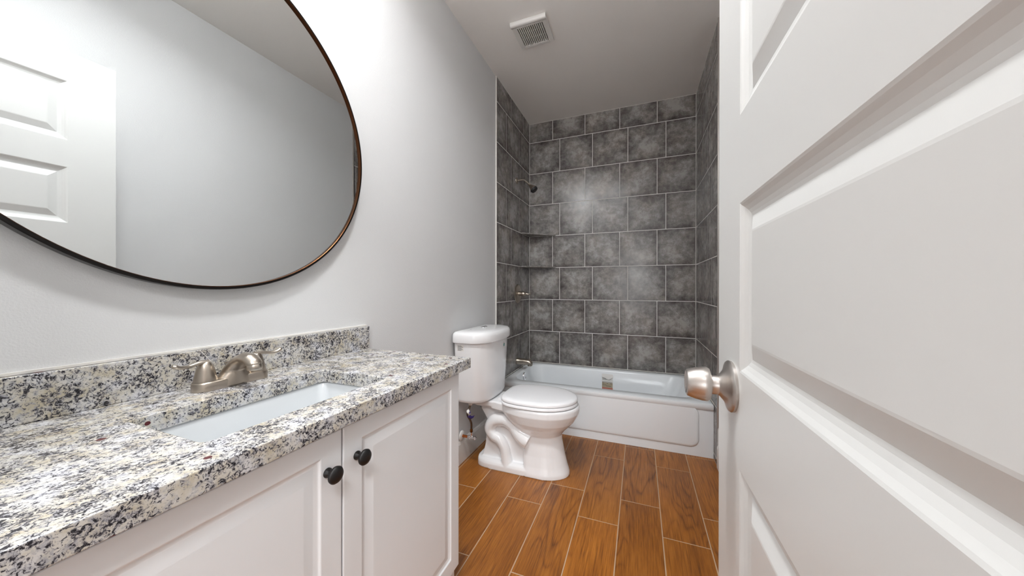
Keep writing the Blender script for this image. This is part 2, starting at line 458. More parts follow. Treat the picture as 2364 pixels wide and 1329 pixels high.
# bead of caulk along the top of the backsplash
struct(boxes('trim_6', [(PX, PX + 0.006, FRONT + .001, -2.164, 0.9585, 0.9635)], M_caulk))

# ---- open door
DT = -0.012
ddir = Vector((-math.sin(DT), -math.cos(DT), 0))      # latch -> hinge
dn = Vector((math.cos(DT), -math.sin(DT), 0))          # face -> into the slab
LATCH = Vector((1.2034, -2.481, 0))
DWD, DZ0, DZ1 = 0.745, 0.012, 2.105
def dmap(u, v, d): return LATCH + ddir * u + dn * d + Vector((0, 0, DZ0 + v))
DP = [(0.2145, 0.4615), (0.592, 0.834), (0.987, 1.251), (1.388, 1.622), (1.735, 1.982)]
ST = 0.135
bm = bmesh.new()
dprof = [(0, 0), (0.003, 0.0012), (0.008, 0.0046), (0.014, 0.0078), (0.020, 0.0096), (0.025, 0.0102), (0.049, 0.0024), (0.052, 0.002)]
panelled(bm, dmap, DWD, DZ1 - DZ0, [(ST, DWD - ST, a - DZ0, b - DZ0) for a, b in DP], dprof, back=True, thick=0.036)
door = struct(link('door_1', bm, M_door))
bm = bmesh.new()
kc = LATCH + ddir * 0.092 + Vector((0, 0, 0.953))
lathe(bm, kc, -dn, [(0, -0.0), (0.042, 0.0), (0.0425, 0.004), (0.0405, 0.0065), (0.034, 0.008), (0.026, 0.012), (0.0185, 0.018), (0.0165, 0.021), (0.0, 0.021)], 56)
ros = link('door_knob', bm, M_nickel_knob, door, smooth=40); ros['label'] = 'satin nickel door knob'
bm = bmesh.new(); lathe(bm, kc, -dn, [(0, 0.0205), (0.0162, 0.0205), (0.0158, 0.031), (0.0148, 0.0325), (0, 0.0325)], 40)
link('knob_shank', bm, M_nickel_knob, ros, smooth=40)
bm = bmesh.new(); lathe(bm, kc, -dn, [(0, 0.0325), (0.021, 0.0325), (0.0262, 0.0335), (0.0288, 0.038), (0.0285, 0.045), (0.0262, 0.056), (0.0225, 0.0675), (0.021, 0.069), (0.0185, 0.0695), (0.0135, 0.067), (0, 0.066)], 56)
link('knob_grip', bm, M_nickel_knob, ros, smooth=35)
bm = bmesh.new()
for zc in (0.3, 1.06, 1.86):
    p = dmap(DWD + 0.004, zc, 0.004)
    lathe(bm, p, (0, 0, 1), [(0, -0.05), (0.006, -0.05), (0.006, 0.05), (0, 0.05)], 14)
link('hinge', bm, M_nickel_knob, door, smooth=40)

# ================================================================== CEILING FIXTURES
cl = thing('ceiling_light', (LIGHT_POS[0], LIGHT_POS[1], H), 'round white recessed ceiling light above the vanity', 'light')
bm = bmesh.new(); lathe(bm, (LIGHT_POS[0], LIGHT_POS[1], H), (0, 0, -1), [(0.125, 0.0005), (0.125, 0.006), (0.115, 0.010), (0.103, 0.010), (0.101, 0.006), (0.101, 0.0005)], 48)
link('trim_ring', bm, M_plastic, cl, smooth=40)
M_em = mat('lamp_diffuser', (1, 1, 1), 0.5); M_em.node_tree.nodes['Principled BSDF'].inputs['Emission Color'].default_value = (1, 0.98, 0.96, 1)
M_em.node_tree.nodes['Principled BSDF'].inputs['Emission Strength'].default_value = 6.0
bm = bmesh.new(); lathe(bm, (LIGHT_POS[0], LIGHT_POS[1], H), (0, 0, -1), [(0, 0.001), (0.100, 0.001), (0.100, 0.006), (0, 0.007)], 48)
link('diffuser', bm, M_em, cl, smooth=40)
lo = area('lamp', (LIGHT_POS[0], LIGHT_POS[1], H - 0.012), 0.2, LIGHT_W, (0.955, 0.98, 1.0))
lo.data.spread = math.radians(155); lo.parent = cl; lo.matrix_parent_inverse = Matrix.Translation(-cl.location)

# three globe bar light on the wall above the mirror
vl = thing('vanity_light', (0.0, MYC0, 2.66), 'three globe vanity light bar on the wall above the round mirror', 'light')
boxes('back_plate', [(PX, 0.014, MYC0 - 0.33, MYC0 + 0.33, 2.645, 2.715)], M_nickel, vl, bevel=0.004)
M_globe = mat('lit_globe', (1, 1, 1), 0.4); _b = M_globe.node_tree.nodes['Principled BSDF']
_b.inputs['Emission Color'].default_value = (0.97, 0.985, 1.0, 1); _b.inputs['Emission Strength'].default_value = VANITY_W / (4 * PI * PI * 0.055 ** 2)
for dy in (-0.26, 0.0, 0.26):
    bm = bmesh.new(); tube(bm, [(0.013, MYC0 + dy, 2.68), (0.06, MYC0 + dy, 2.69), (0.115, MYC0 + dy, 2.705), (0.13, MYC0 + dy, 2.727)], 0.009, 14)
    lathe(bm, (0.13, MYC0 + dy, 2.737), (0, 0, -1), [(0, 0), (0.024, 0), (0.026, 0.022), (0, 0.022)], 24)
    arm = link('lamp_arm', bm, M_nickel, vl, smooth=45)
    bm = bmesh.new(); bmesh.ops.create_uvsphere(bm, u_segments=32, v_segments=20, radius=0.055, matrix=Matrix.Translation((0.13, MYC0 + dy, 2.662)))
    link('glass_globe', bm, M_globe, arm, smooth=180)

vx0, vx1, vy0, vy1 = 0.291, 0.521, -1.284, -1.056
vent = thing('exhaust_fan', ((vx0 + vx1) / 2, (vy0 + vy1) / 2, H), 'square white louvred exhaust fan cover on the ceiling', 'vent')
sx0, sx1, sy0, sy1 = vx0 + 0.028, vx1 - 0.028, vy0 + 0.046, vy1 - 0.022
zc0, zc1 = H - 0.016, H - 0.0005
bm = bmesh.new()
box(bm, vx0, sx0, vy0, vy1, zc0, zc1); box(bm, sx1, vx1, vy0, vy1, zc0, zc1); box(bm, sx0, sx1, sy1, vy1, zc0, zc1)
box(bm, sx0, sx1, vy0 + 0.03, sy0, zc0, zc1)
link('grille_frame', bm, M_plastic, vent, bevel=0.002)
bm = bmesh.new()
loft(bm, [[(x, vy0 - 0.001 + y, H - 0.0006 - z) for y, z in ((0, 0), (0, 0.014), (0.003, 0.020), (0.009, 0.0235), (0.018, 0.024), (0.026, 0.021), (0.034, 0.0165), (0.034, 0.0))] for x in (vx0 - .001, vx1 + .001)])
link('grille_lip', bm, M_plastic, vent, smooth=50)
boxes('fan_housing', [(sx0 - .005, sx1 + .005, sy0 - .005, sy1 + .005, H - 0.002, H - 0.0008)], M_dark, vent)
NS = 14
pitch = (sx1 - sx0) / NS
for k in range(NS + 1):
    xk = sx0 + k * pitch
    boxes('slat', [(xk - pitch * 0.24, xk + pitch * 0.24, sy0 - .002, sy1 + .002, zc0 + 0.0005, zc1 - 0.003)], M_plastic, vent)
boxes('cross_bar', [(sx0, sx1, yy - .001, yy + .001, zc0 + 0.008, zc1 - 0.003) for yy in (sy0 + (sy1 - sy0) / 3, sy0 + 2 * (sy1 - sy0) / 3)], M_plastic, vent)

# ================================================================== VANITY
CY0, CY1 = -3.19, -2.212      # cabinet ends
CFX = 0.447                    # box front
DFX = 0.467                    # door face
van = thing('vanity_cabinet', (0.24, VC, 0), 'white two door vanity cabinet under the granite countertop', 'cabinet')
bm = bmesh.new()
box(bm, PX + .0005, CFX, CY1 - 0.018, CY1, 0.0, 0.829); box(bm, PX + .0005, CFX, CY0, CY0 + 0.018, 0.0, 0.829)
box(bm, PX + .0005, CFX - 0.02, CY0 + 0.018, CY1 - 0.018, 0.13, 0.148)
box(bm, CFX - 0.02, CFX, CY0 + 0.018, CY1 - 0.018, 0.79, 0.829); box(bm, CFX - 0.02, CFX, CY0 + 0.018, CY1 - 0.018, 0.13, 0.17)
box(bm, CFX - 0.02, CFX, VC - 0.03, VC + 0.03, 0.17, 0.79)
link('cabinet_box', bm, M_cab, van)
boxes('toe_kick', [(CFX - 0.075, CFX - 0.06, CY0 + 0.018, CY1 - 0.018, 0.0, 0.13)], M_cab, van)
cprof = [(0, 0), (0.003, 0.004), (0.010, 0.006), (0.013, 0.0065), (0.033, 0.0015), (0.036, 0.0012)]
def cab_door(y0, y1, ky, lab):
    z0, z1 = 0.146, 0.818
    bm = bmesh.new()
    panelled(bm, lambda u, v, d: (DFX - d, y0 + u, z0 + v), y1 - y0, z1 - z0, [(0.052, y1 - y0 - 0.05, 0.052, z1 - z0 - 0.043)], cprof, thick=0.0195)
    dr = link('cabinet_door', bm, M_cab, van, bevel=0.0025)
    bm = bmesh.new()
    lathe(bm, (DFX, ky, 0.742), (1, 0, 0), [(0, 0), (0.0095, 0), (0.0095, 0.003), (0.006, 0.006), (0.0052, 0.014), (0.008, 0.018), (0.0165, 0.021), (0.0172, 0.0245), (0.015, 0.028), (0.008, 0.0305), (0, 0.031)], 36)
    k = link('knob', bm, M_black, dr, smooth=50); k['label'] = 'round black knob'
cab_door(VC + 0.002, CY1 - 0.002, -2.662, '')
cab_door(CY0 + 0.002, VC - 0.002, -2.737, '')

# countertop with the undermount cut-out
CX1, CYR, CYL = 0.498, -2.183, FRONT + 0.001
BX0, BX1, BY0, BY1 = 0.165, 0.408, -2.912, -2.502
CB = CT - 0.036
bm = bmesh.new()
outer = [(PX + .0005, CYL), (CX1, CYL), (CX1, CYR), (PX + .0005, CYR)]
inner = rrect(BX0, BX1, BY0, BY1, 0.016, 0, 6)
def ring_plate(z, flip):
    vo = [bm.verts.new((x, y, z)) for x, y in outer]; vi = [bm.verts.new((x, y, z)) for x, y, _ in inner]
    n = len(vi); q = n // 4   # groups: (x1,y1),(x0,y1),(x0,y0),(x1,y0)
    corner = {0: vo[2], 1: vo[3], 2: vo[0], 3: vo[1]}
    for c in range(4):
        grp = vi[c * q:(c + 1) * q]
        for a, b in zip(grp, grp[1:]): bm.faces.new((corner[c], b, a))
        nx = (c + 1) % 4
        bm.faces.new((corner[c], corner[nx], vi[nx * q], grp[-1]))
    return vo, vi
vo1, vi1 = ring_plate(CT, 0); vo2, vi2 = ring_plate(CB, 1)
for A, B in ((vo1, vo2), (vi1, vi2)):
    for k in range(len(A)): bm.faces.new((A[k], A[(k + 1) % len(A)], B[(k + 1) % len(A)], B[k]))
ct = link('countertop', bm, M_granite, bevel=0.0022)
tag(ct, 'speckled cream and black granite countertop on the white vanity', 'countertop')
bs = boxes('backsplash', [(PX + .0005, 0.0135, CYL + .001, -2.165, CT + 0.0003, 0.958)], M_granite, bevel=0.0015)
tag(bs, 'upright granite backsplash strip against the wall behind the faucet', 'backsplash')
# pale diagonal repair line in the backsplash
bm = bmesh.new()
loft(bm, [[(0.0136, -2.7300, 0.956), (0.0136, -2.7284, 0.956), (0.0142, -2.7284, 0.956), (0.0142, -2.7300, 0.956)], [(0.0136, -2.7075, 0.924), (0.0136, -2.706, 0.924), (0.0142, -2.706, 0.924), (0.0142, -2.7075, 0.924)]])
sm = link('seam', bm, M_caulk, bs); sm['label'] = 'pale diagonal line'

# undermount sink
sink = thing('sink', ((BX0 + BX1) / 2, (BY0 + BY1) / 2, CB - 0.13), 'white rectangular undermount sink basin set into the granite countertop', 'sink')
bm = bmesh.new()
def rr(i, z, r): return rrect(BX0 - 0.006 + i, BX1 + 0.006 - i, BY0 - 0.006 + i, BY1 + 0.006 - i, r, z, 10)
zt = CB - 0.0008
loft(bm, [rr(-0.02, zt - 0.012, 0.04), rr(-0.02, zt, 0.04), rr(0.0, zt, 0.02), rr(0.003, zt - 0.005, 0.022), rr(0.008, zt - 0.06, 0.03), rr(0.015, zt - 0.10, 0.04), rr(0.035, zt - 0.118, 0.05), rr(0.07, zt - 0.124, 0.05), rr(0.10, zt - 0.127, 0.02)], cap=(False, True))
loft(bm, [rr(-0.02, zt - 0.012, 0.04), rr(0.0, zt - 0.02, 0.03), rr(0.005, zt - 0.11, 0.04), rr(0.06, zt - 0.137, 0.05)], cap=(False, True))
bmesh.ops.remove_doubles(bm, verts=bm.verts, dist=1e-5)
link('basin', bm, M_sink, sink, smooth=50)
bm = bmesh.new(); lathe(bm, ((BX0 + BX1) / 2, (BY0 + BY1) / 2, zt - 0.1268), (0, 0, 1), [(0, 0.0), (0.022, 0.0), (0.021, 0.002), (0.016, 0.001), (0.014, 0.0035), (0, 0.005)], 32)
link('drain', bm, M_chrome, sink, smooth=40)

# faucet
FXc, FYc = 0.074, -2.692
fa = thing('faucet', (FXc, FYc, CT), 'brushed nickel two handle centerset faucet behind the sink', 'faucet')
bm = bmesh.new()
def stad(x, y0, y1, r, z, nc=12): return rrect(x - r, x + r, y0 - r, y1 + r, r - 1e-4, z, nc)
loft(bm, [stad(FXc, FYc - 0.056, FYc + 0.056, r, z) for r, z in ((0.0265, CT + 0.0004), (0.0268, CT + 0.003), (0.0262, CT + 0.018), (0.0245, CT + 0.0215), (0.022, CT + 0.0225))])
link('base_plate', bm, M_nickel, fa, smooth=45)
def handle(sy):
    hy = FYc + sy * 0.0565
    bm = bmesh.new()
    lathe(bm, (FXc, hy, CT + 0.0227), (0, 0, 1), [(0, 0), (0.0225, 0), (0.0225, 0.003), (0.0205, 0.013), (0.0178, 0.026), (0.0145, 0.037), (0.0105, 0.045), (0.0055, 0.049), (0, 0.050)], 36)
    h = link('handle', bm, M_nickel, fa, smooth=60)
    bm = bmesh.new()
    zt_ = CT + 0.0227
    tube(bm, [(FXc, hy - sy * 0.004, zt_ + 0.044), (FXc + 0.002, hy + sy * 0.014, zt_ + 0.0455), (FXc + 0.004, hy + sy * 0.034, zt_ + 0.042), (FXc + 0.006, hy + sy * 0.050, zt_ + 0.0425), (FXc + 0.007, hy + sy * 0.060, zt_ + 0.047), (FXc + 0.0072, hy + sy * 0.0645, zt_ + 0.050)],
         [0.0095, 0.0068, 0.0055, 0.0062, 0.007, 0.0035], 16, flat=0.72)
    link('lever', bm, M_nickel, h, smooth=60)
    bm = bmesh.new(); lathe(bm, (FXc, hy, CT + 0.0205), (0, 0, 1), [(0, 0), (0.0205, 0), (0.0205, 0.003), (0, 0.003)], 30)
    link('handle_seal', bm, M_rubber, h, smooth=40)
handle(-1); handle(1)
# spout: hooded arm rising from the base and turning down over the basin
bm = bmesh.new()
secs = [  # x, z centre, half width, half height, tilt
    (FXc - 0.012, CT + 0.018, 0.034, 0.010, 10), (FXc + 0.002, CT + 0.030, 0.030, 0.014, 45), (FXc + 0.016, CT + 0.048, 0.025, 0.0160, 50), (FXc + 0.034, CT + 0.064, 0.0215, 0.0150, 35),
    (FXc + 0.054, CT + 0.0720, 0.0195, 0.0140, 5), (FXc + 0.072, CT + 0.0700, 0.0185, 0.0145, -30), (FXc + 0.084, CT + 0.0635, 0.018, 0.0160, -60), (FXc + 0.089, CT + 0.057, 0.0178, 0.017, -80)]
rings = []
for x, z, hw, hh, tl in secs:
    t = math.radians(tl); nx, nz = -math.sin(t), math.cos(t)
    rings.append([(x + nx * math.sin(a) * hh, FYc + math.cos(a) * hw, z + nz * math.sin(a) * hh) for a in [2 * PI * k / 28 for k in range(28)]])
loft(bm, rings)
# skirt that carries the spout down to the base
loft(bm, [[(FXc + 0.004 + math.cos(a) * 0.028, FYc + math.sin(a) * 0.045, CT + 0.002) for a in [2 * PI * k / 28 for k in range(28)]],
          [(FXc + 0.004 + math.cos(a) * 0.027, FYc + math.sin(a) * 0.040, CT + 0.018) for a in [2 * PI * k / 28 for k in range(28)]],
          [(FXc + 0.008 + math.cos(a) * 0.022, FYc + math.sin(a) * 0.029, CT + 0.032) for a in [2 * PI * k / 28 for k in range(28)]],
          [(FXc + 0.012 + math.cos(a) * 0.014, FYc + math.sin(a) * 0.020, CT + 0.046) for a in [2 * PI * k / 28 for k in range(28)]]])
sp = link('spout', bm, M_nickel, fa)
sp.data.shade_smooth()
rm = sp.modifiers.new('remesh', 'REMESH'); rm.mode = 'VOXEL'; rm.voxel_size = 0.0016; rm.use_smooth_shade = True
s2 = sp.modifiers.new('smooth', 'SMOOTH'); s2.factor = 0.5; s2.iterations = 14
bm = bmesh.new(); lathe(bm, (FXc + 0.0885, FYc, CT + 0.0595), (0.12, 0, -1), [(0, 0), (0.0152, 0), (0.0152, 0.003), (0.0163, 0.0045), (0.0163, 0.012), (0.0145, 0.0155), (0.0125, 0.016), (0, 0.0145)], 32)
link('aerator', bm, M_nickel, sp, smooth=40)
bm = bmesh.new(); lathe(bm, (FXc - 0.021, FYc + 0.0, CT + 0.021), (0, 0, 1), [(0, 0), (0.0025, 0), (0.0025, 0.028), (0.0045, 0.030), (0.0065, 0.033), (0.0065, 0.0345), (0, 0.0355)], 20)
link('lift_rod', bm, M_nickel, fa, smooth=40)

# ================================================================== MIRROR
MYC, MZC, MR = -2.692, 1.5925, 0.4795
mi = thing('mirror', (0.0, MYC, MZC - MR), 'round wall mirror with a thin dark bronze frame above the vanity', 'mirror')
bm = bmesh.new(); NS_ = 160
prof_f = [(MR - 0.0005, PX + 0.001), (MR, PX + 0.004), (MR, 0.020), (MR - 0.0015, 0.022), (MR - 0.0075, 0.022), (MR - 0.009, 0.0205), (MR - 0.009, 0.0145), (MR - 0.009, PX + 0.001)]
rings = [[(x, MYC + math.cos(2 * PI * k / NS_) * r, MZC + math.sin(2 * PI * k / NS_) * r) for k in range(NS_)] for r, x in prof_f]
vr = [[bm.verts.new(p) for p in r] for r in rings]
for j in range(len(vr)):
    A, B = vr[j], vr[(j + 1) % len(vr)]
    for k in range(NS_):
        f = bm.faces.new((A[k], A[(k + 1) % NS_], B[(k + 1) % NS_], B[k])); f.material_index = 1 if j in (4, 5) else 0
link('frame', bm, [M_frame, M_frame_in], mi, smooth=30)
bm = bmesh.new(); lathe(bm, (PX + 0.002, MYC, MZC), (1, 0, 0), [(0, 0), (MR - 0.0085, 0), (MR - 0.0085, 0.020), (0, 0.020)], NS_)
bmesh.ops.rotate(bm, verts=bm.verts, cent=(PX + 0.002, MYC, MZC), matrix=Matrix.Rotation(-0.0015, 3, 'Z'))
link('mirror_glass', bm, M_glass, mi, smooth=30)

# ================================================================== TOILET
TY = -1.265
toi = thing('toilet', (0.36, TY, 0), 'white two piece toilet between the vanity and the bathtub', 'toilet')
bm = bmesh.new()
# pedestal and bowl
body = [(0.405, 0.50, 0.670, 0.122, 0.0, 7), (0.405, 0.50, 0.668, 0.121, 0.02, 7), (0.405, 0.50, 0.655, 0.112, 0.06, 7), (0.402, 0.50, 0.640, 0.104, 0.12, 7), (0.402, 0.50, 0.624, 0.099, 0.20, 7),
        (0.398, 0.50, 0.622, 0.101, 0.235, 6), (0.37, 0.50, 0.640, 0.120, 0.262, 4), (0.33, 0.50, 0.668, 0.142, 0.29, 3.2), (0.29, 0.50, 0.696, 0.162, 0.32, 2.8), (0.26, 0.50, 0.714, 0.174, 0.35, 2.6),
        (0.245, 0.50, 0.722, 0.180, 0.366, 2.5), (0.24, 0.50, 0.727, 0.1835, 0.375, 2.5), (0.24, 0.50, 0.728, 0.184, 0.405, 2.5), (0.245, 0.50, 0.723, 0.180, 0.416, 2.5)]
loft(bm, [dshape(a, b, c, w, z, TY, nr=n_) for a, b, c, w, z, n_ in body])
# rear deck that carries the tank
loft(bm, [rrect(0.075, 0.34, TY - 0.095, TY + 0.095, 0.03, 0.372), rrect(0.06, 0.36, TY - 0.108, TY + 0.108, 0.03, 0.384), rrect(0.06, 0.36, TY - 0.110, TY + 0.110, 0.03, 0.408), rrect(0.065, 0.355, TY - 0.105, TY + 0.105, 0.028, 0.415)])
# fillets from deck to bowl
for s_ in (-1, 1):
    loft(bm, [[(0.20, TY + s_ * 0.09, z), (0.20, TY + s_ * 0.104, z), (0.30, TY + s_ * 0.128, z), (0.40, TY + s_ * 0.168, z), (0.45, TY + s_ * 0.10, z)] for z in (0.368, 0.413)])
# rear web
web = [(0.085, 0.395), (0.155, 0.285), (0.152, 0.21), (0.142, 0.12), (0.122, 0.045), (0.105, 0.0), (0.45, 0.0), (0.45, 0.395)]
loft(bm, [[(x, TY + y, z) for x, z in web] for y in (-0.066, 0.066)])
# foot
loft(bm, [dshape(0.092, 0.30, 0.52, w, z, TY, nr=5, nf=5) for w, z in ((0.120, 0.0), (0.120, 0.03), (0.113, 0.044), (0.095, 0.05))])
# sculpted trapway on both sides
for s_ in (-1, 1):
    y = TY + s_ * 0.074
    tube(bm, [(0.44, y + s_ * .012, 0.20), (0.395, y + s_ * .012, 0.225), (0.345, y, 0.272), (0.285, y, 0.300), (0.215, y, 0.288), (0.182, y, 0.238), (0.205, y + s_ * 0.004, 0.196), (0.25, y + s_ * .010, 0.178), (0.280, y + s_ * .010, 0.135), (0.292, y + s_ * .010, 0.085), (0.30, y + s_ * .01, 0.03)],
         [0.05, 0.047, 0.042, 0.040, 0.040, 0.038, 0.034, 0.032, 0.031, 0.032, 0.036], 20)
bowl = link('bowl', bm, M_porc, toi)
rm = bowl.modifiers.new('remesh', 'REMESH'); rm.mode = 'VOXEL'; rm.voxel_size = 0.0034; rm.use_smooth_shade = True
s2 = bowl.modifiers.new('smooth', 'SMOOTH'); s2.factor = 0.5; s2.iterations = 8
bm = bmesh.new(); lathe(bm, (0.315, TY - 0.098, 0.046), (0, 0, 1), [(0, 0), (0.013, 0), (0.012, 0.018), (0.009, 0.026), (0.0, 0.028)], 24, sy=0.8)
link('bolt_cap', bm, M_seat, toi, smooth=45)
boxes('bowl_label', [(0.104 + a, 0.104 + b, TY - 0.0680, TY - 0.0672, z, z + h) for a, b, z, h in ((0.002, 0.018, 0.372, 0.003), (0.006, 0.014, 0.361, 0.008), (0.003, 0.017, 0.354, 0.003))], M_ink, bowl)
# seat ring and lid
bm = bmesh.new()
def sr(i, z): return dshape(0.262 + i, 0.49, 0.716 - i, 0.186 - i, z, TY, nr=3.6)
loft(bm, [sr(0.006, 0.4185), sr(0.0, 0.423), sr(0.0, 0.434), sr(0.004, 0.438)])
link('seat', bm, M_seat, toi, smooth=50)
bm = bmesh.new()
loft(bm, [sr(0.007, 0.4405), sr(0.001, 0.4425), sr(0.0, 0.452), sr(0.003, 0.459), sr(0.010, 0.463), sr(0.03, 0.466), sr(0.08, 0.469), sr(0.14, 0.470)])
link('seat_lid', bm, M_seat, toi, smooth=60)
bm = bmesh.new()
bm.free()
for s_ in (-1, 1):
    bm = bmesh.new()
    lathe(bm, (0.250, TY + s_ * 0.07 - 0.02, 0.428), (0, 1, 0), [(0, 0), (0.011, 0), (0.011, 0.04), (0, 0.04)], 20)
    box(bm, 0.238, 0.262, TY + s_ * 0.07 - 0.018, TY + s_ * 0.07 + 0.018, 0.4155, 0.43)
    link('seat_hinge', bm, M_seat, toi, smooth=45)
# tank
def tk(x1, w, z, i=0.0, xs=0.10):
    """bowed front tank outline: flat back, short sides, bowed front"""
    x0 = 0.008 + i; pts = []
    r = 0.025
    for k in range(9):
        a = math.radians(180 + 90 * k / 8); pts.append((x0 + r + r * math.cos(a), TY - w + r + r * math.sin(a), z))
    for k in range(33):
        t = -1 + 2 * k / 32
        a = t * PI / 2; n_ = 2.7
        pts.append((xs + (x1 - xs) * abs(math.cos(a)) ** (2 / n_), TY + w * math.copysign(abs(math.sin(a)) ** (2 / n_), a), z))
    for k in range(9):
        a = math.radians(90 + 90 * k / 8); pts.append((x0 + r + r * math.cos(a), TY + w - r + r * math.sin(a), z))
    return pts
bm = bmesh.new()
loft(bm, [tk(0.190, 0.200, 0.4175, 0.02, 0.085), tk(0.203, 0.209, 0.424, 0.01, 0.085), tk(0.208, 0.212, 0.44, 0.008, 0.085), tk(0.219, 0.233, 0.70, 0.0, 0.09), tk(0.222, 0.237, 0.783, 0.0, 0.09)])
tank = link('tank', bm, M_porc, toi, smooth=50)
bm = bmesh.new()
loft(bm, [tk(0.230, 0.245, 0.7845, -0.002, 0.09), tk(0.238, 0.251, 0.788, -0.004, 0.09), tk(0.241, 0.253, 0.80, -0.004, 0.09), tk(0.240, 0.252, 0.828, -0.004, 0.09), tk(0.235, 0.248, 0.842, -0.002, 0.088), tk(0.222, 0.238, 0.850, 0.004, 0.085), tk(0.19, 0.20, 0.855, 0.02, 0.08), tk(0.15, 0.12, 0.857, 0.04, 0.07)])
tl = link('tank_lid', bm, M_porc, toi, smooth=50)
for dy in (-0.0145, 0.0145):
    bm = bmesh.new(); lathe(bm, (0.10, TY + dy + 0.005, 0.8565), (0, 0, 1), [(0, 0), (0.0145, 0), (0.0145, 0.003), (0.012, 0.005), (0, 0.0052)], 28)
    link('flush_button', bm, M_chrome, tl, smooth=40)
# tank stickers
def on_tank(y, z, off):
    w = 0.233 + (z - 0.70) * 0.048; x1 = 0.219 + (z - 0.7) * 0.036; xs = 0.09
    s_ = max(-0.999, min(0.999, (y - TY) / w)); c = (1 - abs(s_) ** 2.7) ** (1 / 2.7)
    return (xs + (x1 - xs) * c + off, y, z)
def tank_patch(name, y0, y1, z0, z1, m, parent, off=0.0006):
    bm = bmesh.new(); n = 6
    g = [[bm.verts.new(on_tank(y0 + (y1 - y0) * i / n, z, off)) for i in range(n + 1)] for z in (z0, z1)]
    for i in range(n): bm.faces.new((g[0][i], g[0][i + 1], g[1][i + 1], g[1][i]))
    o = link(name, bm, m, parent, smooth=60)
    sd = o.modifiers.new('solid', 'SOLIDIFY'); sd.thickness = 0.0004; sd.offset = 1
    return o
# spec sticker on the flat side of the tank facing the vanity
bm = bmesh.new()
yb = lambda z: TY - (0.233 + (z - 0.70) * 0.048) - 0.0006
for x0_, x1_, z0_, z1_, mi_ in [(0.034, 0.082, 0.738, 0.775, 0)] + [(0.040 + 0.002 * (k % 2), 0.066 + 0.006 * (k % 3), 0.769 - k * 0.0046, 0.7708 - k * 0.0046, 1) for k in range(7)]:
    e = 0.0004 if mi_ else 0.0
    q = [bm.verts.new(p) for p in ((x0_, yb(z0_) - e, z0_), (x1_, yb(z0_) - e, z0_), (x1_, yb(z1_) - e, z1_), (x0_, yb(z1_) - e, z1_))]
    f = bm.faces.new(q); f.material_index = mi_
link('tank_label', bm, [M_paper, M_ink], tank)['label'] = 'small white paper label with lines of print'
lab = tank_patch('round_sticker', -1.222, -1.196, 0.722, 0.760, M_paper, tank); lab['label'] = 'small white sticker with a green mark'
tank_patch('green_mark', -1.217, -1.201, 0.731, 0.750, M_green, lab, 0.0013)

# water supply
sv = thing('shutoff_valve', (0.0, -1.405, 0.17), 'chrome shutoff valve with oval handle on the wall behind the toilet', 'valve')
EY, EZ = -1.392, 0.178
bm = bmesh.new(); lathe(bm, (PX + .0122, EY, EZ), (1, 0, 0), [(0, 0), (0.032, 0), (0.031, 0.004), (0.024, 0.009), (0.0, 0.010)], 32)
link('escutcheon', bm, M_plastic, sv, smooth=45)
bm = bmesh.new(); lathe(bm, (0.010, EY, EZ), (1, 0, 0), [(0, 0), (0.0085, 0), (0.0085, 0.052), (0, 0.052)], 20)
link('copper_pipe', bm, M_copper, sv, smooth=45)
bm = bmesh.new(); lathe(bm, (0.052, EY, EZ), (1, 0, 0), [(0, 0), (0.0115, 0), (0.0115, 0.012), (0.009, 0.014), (0.009, 0.038), (0, 0.040)], 20)
lathe(bm, (0.075, EY, EZ), (0, 0, 1), [(0, 0), (0.0075, 0), (0.0075, 0.022), (0.0105, 0.024), (0.0105, 0.034), (0, 0.035)], 8)
link('valve_body', bm, M_chrome, sv, smooth=45)
bm = bmesh.new(); lathe(bm, (0.092, EY, EZ), (1, 0, 0), [(0, 0), (0.012, 0), (0.0165, 0.004), (0.0165, 0.011), (0.011, 0.015), (0, 0.0145)], 24, sy=0.65)
link('valve_handle', bm, M_chrome, sv, smooth=45)
hs = thing('supply_hose', (0.075, EY, EZ + 0.036), 'braided water supply hose from the shutoff valve up to the tank', 'hose')
bm = bmesh.new()
hp = [(0.075, EY, 0.228), (0.075, EY, 0.262), (0.073, EY - 0.012, 0.292), (0.068, EY - 0.032, 0.322), (0.068, EY - 0.036, 0.345), (0.073, EY - 0.020, 0.372), (0.075, EY - 0.012, 0.392)]
tube(bm, hp, 0.0068, 14)
link('hose', bm, M_hose, hs, smooth=60)
bm = bmesh.new(); lathe(bm, (0.075, EY, 0.2135), (0, 0, 1), [(0, 0), (0.009, 0), (0.009, 0.012), (0.0075, 0.018), (0, 0.018)], 6)
link('hose_nut', bm, M_bronze, hs)
bm = bmesh.new(); lathe(bm, (0.075, EY - 0.012, 0.386), (0, 0, 1), [(0, 0), (0.0125, 0), (0.0145, 0.006), (0.0145, 0.022), (0, 0.022)], 10)
link('tank_nut', bm, M_plastic, hs)
bm = bmesh.new(); lathe(bm, (0.075, EY - 0.012, 0.4082), (0, 0, 1), [(0, 0), (0.018, 0), (0.018, 0.009), (0, 0.009)], 24)
link('tank_gasket', bm, M_rubber, hs, smooth=40)
def ribbon(name, pts, wv, m, parent):
    bm = bmesh.new(); wv = Vector(wv); pp = catmull(pts, 5)
    a = [bm.verts.new(p - wv) for p in pp]; b = [bm.verts.new(p + wv) for p in pp]
    for i in range(len(pp) - 1): bm.faces.new((a[i], a[i + 1], b[i + 1], b[i]))
    o = link(name, bm, m, parent, smooth=60)
    sd = o.modifiers.new('solid', 'SOLIDIFY'); sd.thickness = 0.0006; return o
